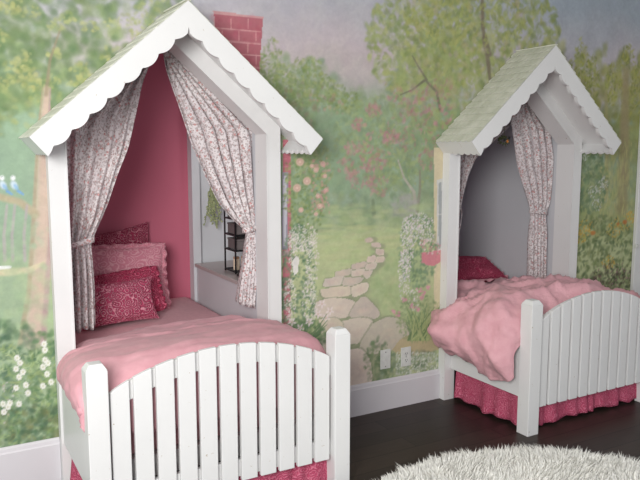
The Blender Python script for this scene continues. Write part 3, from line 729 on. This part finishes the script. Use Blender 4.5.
def skirt(d, label):
    cx = d['bx']; xl, xr, yf, yb = cx-d['bw']+.005, cx+d['bw']-.005, YFB+.038, YT-.02
    path = []
    def seg(a, b):
        L = math.hypot(b[0]-a[0], b[1]-a[1]); n = int(L/.008)
        for k in range(n): path.append((a[0]+(b[0]-a[0])*k/n, a[1]+(b[1]-a[1])*k/n, a, b))
    seg((xl, yb), (xl, yf+.02)); seg((xl, yf+.02), (xl+.02, yf)); seg((xl+.02, yf), (xr-.02, yf)); seg((xr-.02, yf), (xr, yf+.02)); seg((xr, yf+.02), (xr, yb))
    rows = []
    for r in range(12):
        v = r/11; z = .205-v*(.19); row = []
        for k, (x, y, a, b) in enumerate(path):
            dx, dy = b[0]-a[0], b[1]-a[1]; L = math.hypot(dx, dy); nx, ny = dy/L, -dx/L
            s = k*.008; w = .009*math.sin(s*60+6*mnoise.noise((s*5, 0, cx)))+.010*math.sin(s*27+3*mnoise.noise((s*3, 2, cx)))
            o = (.2+.8*v)*w+v*.010-.004
            o = max(-.02, min(.024, o))
            zz = z+.012*v*mnoise.noise((s*12, 1, cx))+(.006*math.sin(s*45) if v > .9 else 0)
            row.append((x-nx*-o if False else x+(-nx)*(-o), y+ny*o if False else y+ny*o, max(.004, zz)))
        rows.append(row)
    tag(MB().grid(rows).build('bed_skirt', M['skirt'], smooth=True, solid=.003), label, 'bed skirt', 'gathered crimson bed skirts')
skirt(D[0], 'crimson gathered bed skirt under the bed in the pink nook')
skirt(D[1], 'crimson gathered bed skirt under the bed in the lilac nook')

# ---- curtains (edges read off the photograph at the curtain's own distance)
YC = 3.41
def curtain(Ledge, Redge, tie_v, tie_c, folds, label, side, top_only=False, amp=.016, seed=0, yc=YC, tie_w=.05):
    nV, nU = 90, 90
    T = thing('curtain', (atY(*tie_c, yc)[0], yc, atY(*tie_c, yc)[1]), label, 'curtain', 'floral tie-back curtains in the bed nooks')
    def edge(E, v):
        vs = [e[0] for e in E]; return np.interp(v, vs, [e[1] for e in E]), np.interp(v, vs, [e[2] for e in E])
    L = []; R = []
    for i in range(nV):
        v = i/(nV-1); a = edge(Ledge, v); b = edge(Redge, v); L.append(atY(*a, yc)); R.append(atY(*b, yc))
    L = np.array(L); R = np.array(R)
    k = np.array([1, 2, 3, 2, 1])/9.
    for A in (L, R):
        for c_ in (0, 1):
            pad = np.pad(A[:, c_], 2, mode='edge'); sm = np.convolve(pad, k, 'valid'); A[1:-1, c_] = sm[1:-1]
    rows = []
    for i in range(nV):
        v = i/(nV-1); row = []
        wdt = abs(R[i][0]-L[i][0]); ta = math.exp(-((v-tie_v)/.05)**2)
        am = amp*(.55+.6*v)*(1-.55*ta)*min(1, wdt/.12+.25)
        for j in range(nU):
            u = j/(nU-1); ph = 2*PI*folds*(u+.035*math.sin(5*u+seed)+.02*mnoise.noise((u*4, v*2, seed)))
            y = yc+am*math.sin(ph)+.35*am*math.sin(2*ph+1+seed)+.006*mnoise.noise((u*6, v*6, seed+3))
            x = L[i][0]*(1-u)+R[i][0]*u+.3*am*math.cos(ph)*math.sin(PI*u); z = L[i][1]*(1-u)+R[i][1]*u
            if v > .97: z += .006*math.sin(ph*.5)
            row.append((x, y, z))
        rows.append(row)
    MB().grid(rows).build('panel', M['floral'], T, smooth=True, solid=.002)
    # tie-back band
    i = int(tie_v*(nV-1)); a, b = L[i], R[i]; m = MB(); n = 28
    cxx, czz, hw_ = (a[0]+b[0])/2, (a[1]+b[1])/2, abs(b[0]-a[0])/2+.006
    sl = (b[1]-a[1])/max(.001, b[0]-a[0]); rows = []
    for r in range(4):
        row = []
        for q in range(n+1):
            t = 2*PI*q/n; x = cxx+hw_*math.cos(t); row.append((x, yc+(.032+.003*math.sin(6*t))*math.sin(t), czz+sl*(x-cxx)+(r-1.5)*.009))
        rows.append(row)
    m.grid(rows).build('tieback', M['floral'], T, smooth=True, solid=.003)
    return T
curtain([(0, 160, 40), (.3, 66, 128), (.6, 67, 235), (.66, 67.5, 247), (1, 68, 333)],
        [(0, 162, 41), (.12, 149, 66), (.2, 143, 83), (.3, 137, 112), (.4, 129, 147), (.5, 118, 175), (.57, 108, 206), (.66, 91, 243), (.72, 92.5, 255), (.85, 95, 285), (1, 96, 327)],
        .66, (79, 245), 4.5, 'floral curtain with its lower end beside the crimson cushions in the pink nook', -1, seed=1, yc=3.435, amp=.02)
curtain([(0, 161, 42), (.1, 165, 68), (.2, 173, 92), (.3, 182, 118), (.4, 191, 145), (.5, 202, 171), (.58, 217, 202), (.65, 232, 220), (.7, 246, 231), (.74, 245.5, 238), (.84, 242, 264), (.92, 238, 284), (1, 236, 302)],
        [(0, 162, 42), (.2, 220, 96), (.34, 257, 132), (.5, 258, 175), (.65, 257, 218), (.7, 255, 228), (.76, 256, 240), (.85, 259, 262), (1, 256, 308)],
        .7, (250, 229), 5.5, 'floral curtain drawn back over the recess ledge in the pink nook', 1, seed=4, yc=3.395, amp=.019)
curtain([(0, 524, 96), (.3, 463, 150), (.6, 456, 225), (1, 455, 270)],
        [(0, 526, 98), (.12, 516, 119), (.25, 498, 136), (.36, 474, 158), (.45, 467, 176), (.55, 462, 194), (.66, 459, 215), (1, 457, 272)],
        .66, (457, 216), 5, 'floral curtain mostly hidden behind the near post of the lilac nook', -1, seed=7, yc=3.44)
curtain([(0, 524, 97), (.08, 514, 112), (.16, 511, 122), (.3, 514, 142), (.42, 517, 165), (.52, 523, 185), (.6, 529, 203), (.64, 531, 214), (.7, 530, 228), (.8, 529, 247), (1, 528, 286)],
        [(0, 526, 97), (.2, 549, 128), (.35, 552, 155), (.5, 551, 180), (.58, 549, 203), (.64, 545, 215), (.7, 545, 228), (1, 544, 283)],
        .64, (538, 214), 4.5, 'floral curtain hanging in one gathered column in the lilac nook', 1, seed=9, yc=3.39)

# ---- pillows
def pillow(name, w, h, t, mat, M4, label, ruffle=None, rmat=None, cat='pillow', group=None, seed=0):
    nU = nV = 26; top = []; bot = []
    for i in range(nV):
        rt = []; rb = []
        for j in range(nU):
            u = -1+2*j/(nU-1); v = -1+2*i/(nV-1)
            k = 1-.09*(1-abs(v)**2)*abs(u)**6; k2 = 1-.09*(1-abs(u)**2)*abs(v)**6
            x = u*w/2*(1-.10*(1-v*v)*u*u); y = v*h/2*(1-.10*(1-u*u)*v*v)
            z = t/2*((1-abs(u)**2.6)*(1-abs(v)**2.6))**.45
            z += .012*mnoise.noise((u*2+seed, v*2, seed))*(1-max(abs(u), abs(v))**4)
            rt.append((x, y, z)); rb.append((x, y, -z*.9))
        top.append(rt); bot.append(rb)
    m = MB(); m.grid(top); nb = len(m.v); m.grid([r[::-1] for r in bot])
    me_v = [tuple(M4 @ Vector(p)) for p in m.v]; m.v = me_v
    T = thing(name, tuple(M4 @ Vector((0, -h/2, 0))), label, cat, group)
    o = m.build('cover', mat, T, smooth=True)
    md = o.modifiers.new('w', 'WELD'); md.merge_threshold = .002
    if ruffle:
        r = MB(); rows = [[], [], []]
        N = 240
        for q in range(N+1):
            t_ = 2*PI*q/N; a = abs(math.cos(t_)); b = abs(math.sin(t_)); s_ = 1/max(a, b); u, v = math.cos(t_)*s_, math.sin(t_)*s_
            r2 = (a**8+b**8)**(-1/8); u, v = math.cos(t_)*r2, math.sin(t_)*r2
            x = u*w/2*(1-.10*(1-min(1, v*v))); y = v*h/2*(1-.10*(1-min(1, u*u)))
            L = math.hypot(x, y); nx, ny = x/L, y/L
            for k in range(3):
                f = k/2; rows[k].append((x+nx*(ruffle*f-.006), y+ny*(ruffle*f-.006), f*.012*math.sin(q*PI*2*26/N*1.0)))
        r.grid(rows); r.v = [tuple(M4 @ Vector(p)) for p in r.v]
        r.build('ruffle', rmat or mat, T, smooth=True, solid=.003)
    return T
def PM(x, y, z, lean, yaw=0, roll=0):   # upright pillow: local y up, local z towards the viewer (-Y)
    return Matrix.Translation((x, y, z)) @ Matrix.Rotation(yaw, 4, 'Z') @ Matrix.Rotation(PI/2-lean, 4, 'X') @ Matrix.Rotation(roll, 4, 'Z')
G = 'pillows piled in the pink nook'
pillow('pillow', .56, .44, .11, M['darkdamask'], PM(.97, 4.27, .80, .14, 0, .13), 'deep crimson patterned pillow standing at the back behind the faded rose pillow', group=G, seed=1)
pillow('pillow', .62, .40, .15, M['sham'], PM(.965, 4.11, .745, .24, 0, -.02), 'large faded rose printed pillow behind the crimson cushions', group=G, ruffle=.03, seed=2)
pillow('cushion', .40, .25, .12, M['crimson'], PM(.985, 3.95, .685, .35, 0, .10), 'crimson ruffled cushion peeping out behind the front damask cushion', ruffle=.03, cat='cushion', group=G, seed=3)
pillow('cushion', .42, .24, .13, M['damask'], PM(.90, 3.80, .675, .35, .05, .03), 'pink and crimson damask cushion in front of the other pillows in the pink nook', cat='cushion', group=G, seed=4)
G = 'pillows in the lilac nook'
pillow('pillow', .54, .40, .14, M['crimson'], PM(3.12, 4.20, .755, .2, 0, -.06), 'crimson pillow leaning at the head of the bed in the lilac nook', group=G, seed=5)
pillow('cushion', .56, .28, .14, M['crimson'], PM(3.37, 3.84, .635, 1.15, 0, -.04), 'crimson cushion with a pale pink ruffle above the heaped duvet', ruffle=.035, rmat=M['sheet'], cat='cushion', group=G, seed=6)

# ------------------------------------------------------------------ outlets
def outlet(xc, zc, kind, label):
    y = WALL-.001; T = thing('wall_outlet', (xc, y, zc-.058), label, 'outlet', 'wall plates above the center baseboard')
    MB().box(xc-.035, xc+.035, y-.006, y, zc-.057, zc+.057).build('cover_plate', M['plate'], T, bevel=.002)
    if kind == 'duplex':
        for s in (-1, 1):
            f = MB().lathe((0, 0, 0), [(.0165, 0), (.0165, .002)], 20); f.v = [(xc+a, y-.006-cc, zc+s*.0195+b*.85) for a, b, cc in f.v]
            r = f.build('receptacle', M['plate'], T)
            for sx in (-1, 1): MB().box(xc+sx*.006-.0012, xc+sx*.006+.0012, y-.0087, y-.0081, zc+s*.0195-.004, zc+s*.0195+.006).build('slot', M['slot'], r)
            MB().box(xc-.0025, xc+.0025, y-.0087, y-.0081, zc+s*.0195-.011, zc+s*.0195-.007).build('slot', M['slot'], r)
    else:
        f = MB().lathe((0, 0, 0), [(.006, 0), (.006, .006)], 14); f.v = [(xc+a, y-.006-cc, zc+b) for a, b, cc in f.v]; f.build('jack', M['plate'], T)
    f = MB().lathe((0, 0, 0), [(.003, 0), (.003, .0012)], 10); pts = f.v
    for s in ((0,) if kind == 'duplex' else (-1, 1)):
        g = MB(); g.add([(xc+a, y-.006-cc, zc+s*.042+b) for a, b, cc in pts], f.f); g.build('screw', M['greybox'], T)
outlet(2.273, .298, 'plain', 'pale plate with one small jack on the painted path, nearer the pink nook')
outlet(2.418, .292, 'duplex', 'white duplex outlet on the painted flowers, nearer the lilac nook')

# ------------------------------------------------------------------ things on the recess ledge
def leafy():
    X, Y, Z = 1.625, 4.27, 1.0
    T = thing('trailing_plant', (X, Y+.03, Z+.36), 'bunch of green trailing leaves hanging on the recess wall of the pink nook', 'plant')
    st = MB(); lf = MB(); r = random.Random(3)
    for k in range(14):
        pts = []; dx = r.uniform(-.05, .05); L = r.uniform(.24, .36)
        for q in range(7): t = q/6; pts.append((X+dx*t+.004*math.sin(8*t+k), Y-.01-r.uniform(0, .012), Z+.36-L*t))
        st.tube(pts, .0015, 4)
        for q in range(22):
            t = q/21; i = min(5, int(t*6)); u = t*6-i; p = Vector(pts[i]).lerp(Vector(pts[i+1]), u)
            a = r.uniform(0, 2*PI); ln = r.uniform(.014, .026); e = Vector((math.cos(a)*.8, -abs(math.sin(a))*.5, -.7)).normalized(); sd = e.cross(Vector((0, 1, .2))).normalized()*ln*.33
            c_ = p+e*ln*.5+Vector((0, -.004, 0)); lf.add([p, c_+sd, p+e*ln, c_-sd, c_+Vector((0, -.003, 0))], [(0, 1, 4), (1, 2, 4), (2, 3, 4), (3, 0, 4)])
    st.build('stems', M['stem'], T); lf.build('leaves', M['leaf'], T, kind='stuff')
    MB().tube([(X, YB-.045, Z+.37), (X, Y-.01, Z+.37), (X, Y-.012, Z+.362)], .003, 6).build('hook', M['wire'], T)
leafy()
def rack():
    x0, x1, y0, y1, z0 = 1.585, 1.83, 3.80, 3.96, .7685; H = .40
    T = thing('wire_rack', ((x0+x1)/2, (y0+y1)/2, z0), 'small black wire rack of shelves standing on the recess ledge', 'rack')
    for x in (x0, x1):
        for y in (y0, y1): MB().box(x-.004, x+.004, y-.004, y+.004, z0, z0+H).build('upright', M['wire'], T)
    for z in (.012, .135, .225, .32, .395):
        m = MB()
        for y in (y0, y1): m.box(x0, x1, y-.0035, y+.0035, z0+z-.004, z0+z+.004)
        for x in (x0, x1): m.box(x-.0035, x+.0035, y0, y1, z0+z-.004, z0+z+.004)
        for k in range(1, 9): m.box(x0, x1, y0+(y1-y0)*k/9-.001, y0+(y1-y0)*k/9+.001, z0+z-.001, z0+z+.001)
        m.build('shelf', M['wire'], T)
    labs = ['cream candle jar on the lowest shelf of the wire rack, nearest the plant', 'cream candle jar in the middle of the lowest rack shelf', 'cream candle jar on the lowest rack shelf beside the curtain']
    for k, x in enumerate((1.615, 1.665, 1.715)):
        J = thing('candle_jar', (x, 3.86, z0+.0135), labs[k], 'candle', 'candle jars in the wire rack')
        MB().lathe((x, 3.86, z0+.0165), [(.018, 0), (.019, .01), (.019, .055), (.017, .065)], 14).build('jar', M['cream'], J)
        MB().lathe((x, 3.86, z0+.0815), [(.018, 0), (.018, .012)], 14).build('lid', M['tan'], J)
    for k, (z, lab) in enumerate(((.1395, 'grey storage box on the second shelf of the wire rack'), (.2295, 'grey storage box on the third shelf of the wire rack'), (.3245, 'grey storage box on the upper shelf of the wire rack'))):
        B = thing('storage_box', (1.705, 3.88, z0+z), lab, 'box', 'grey boxes in the wire rack')
        MB().box(1.597, 1.815, 3.815, 3.945, z0+z, z0+z+.050).build('box_body', M['greybox'], B, bevel=.003)
        MB().box(1.595, 1.817, 3.813, 3.947, z0+z+.0505, z0+z+.062).build('box_lid', M['greybox'], B, bevel=.002)
rack()
m = MB().lathe((1.60, 3.70, .7685), [(.028, 0), (.045, .006), (.050, .016), (.046, .016), (.030, .008)], 20)
tag(m.build('dish', M['wire'], smooth=True), 'small dark round dish on the recess ledge in front of the wire rack', 'dish')

# dried flower bunch hung under the gable of the lilac nook
def bunch():
    X, Y, Z = 3.143, 3.27, 1.545
    T = thing('dried_flower_bunch', (X, Y, Z+.06), 'small dark flower bunch with an orange bloom under the lilac nook gable', 'flowers')
    r = random.Random(5); lf = MB()
    for k in range(90):
        a = r.uniform(0, 2*PI); b = r.uniform(-1.2, 1.2); R_ = r.uniform(.012, .036)
        p = Vector((X+R_*math.cos(a)*math.cos(b), Y+.6*R_*math.sin(a)*math.cos(b), Z+R_*math.sin(b)*.8)); e = (p-Vector((X, Y, Z))).normalized()*.014; sd = e.cross(Vector((0, 1, .3))).normalized()*.004
        lf.add([p, p+e*.5+sd, p+e, p+e*.5-sd, p+e*.5+Vector((0, -.002, 0))], [(0, 1, 4), (1, 2, 4), (2, 3, 4), (3, 0, 4)])
    lf.build('leaves', M['stem'], T, kind='stuff')
    for x, z, mt in ((.004, -.004, 'orange'), (-.020, .006, 'slot'), (.018, .016, 'slot')):
        f = MB()
        for k in range(7):
            q = 2*PI*k/7; e = Vector((math.cos(q), -.35, math.sin(q)))*.011; sd = Vector((-math.sin(q), 0, math.cos(q)))*.004; p = Vector((X+x, Y-.026, Z+z))
            f.add([p, p+e*.6+sd, p+e, p+e*.6-sd], [(0, 1, 2), (0, 2, 3)])
        f.build('bloom', M[mt], T, solid=.001)
    MB().tube([(X, Y, Z), (X+.004, Y, Z+.05), (X, Y, Z+.115)], .0016, 5).build('stalk', M['stem'], T)
bunch()

# ------------------------------------------------------------------ shaggy rug
def rug():
    RX, RY, RR = 2.02, 1.555, .97
    T = thing('shaggy_rug', (RX, RY, 0), 'round white shaggy rug on the dark floor', 'rug')
    m = MB(); prof = [(RR-.03, .001), (RR-.015, .008), (RR-.02, .016), (RR-.06, .020)]; m.lathe((RX, RY, 0), prof, 96); m.build('backing', M['rug'], T, smooth=True)
    N = 42000; v = []; f = []
    r = np.random.default_rng(2)
    for k in range(N):
        rad = RR*math.sqrt(r.random())*1.0; a = r.random()*2*PI
        if k < 9000: rad = RR*(1-.10*r.random())
        x, y = RX+rad*math.cos(a), RY+rad*math.sin(a)
        if y < .9: 
            if r.random() < .6: continue
        q = r.random()*2*PI; cl = mnoise.noise((x*14, y*14, 0))*2.5+mnoise.noise((x*5, y*5, 3))*3
        lean = np.array([math.cos(cl)+.5*math.cos(q), math.sin(cl)+.5*math.sin(q)])
        if rad > RR*.93: lean += 1.4*np.array([math.cos(a), math.sin(a)])
        L = .035+.028*r.random(); w_ = .0022+.0016*r.random(); h = .018
        sx, sy = -math.sin(q)*w_, math.cos(q)*w_; b = len(v)
        mx, my = x+lean[0]*L*.22, y+lean[1]*L*.22; ex, ey = x+lean[0]*L*.5, y+lean[1]*L*.5
        zt = h+L*.62*(.7+.5*r.random())
        if rad > RR*.97: zt *= .6; h = .008
        v += [(x-sx, y-sy, h-.004), (x+sx, y+sy, h-.004), (mx+sx*.8, my+sy*.8, h+L*.45), (mx-sx*.8, my-sy*.8, h+L*.45), (ex, ey, zt)]
        f += [(b, b+1, b+2, b+3), (b+3, b+2, b+4)]
    o = MB(); o.v = v; o.f = f; o.build('pile', M['rug'], T, recalc=False, kind='stuff')
rug()
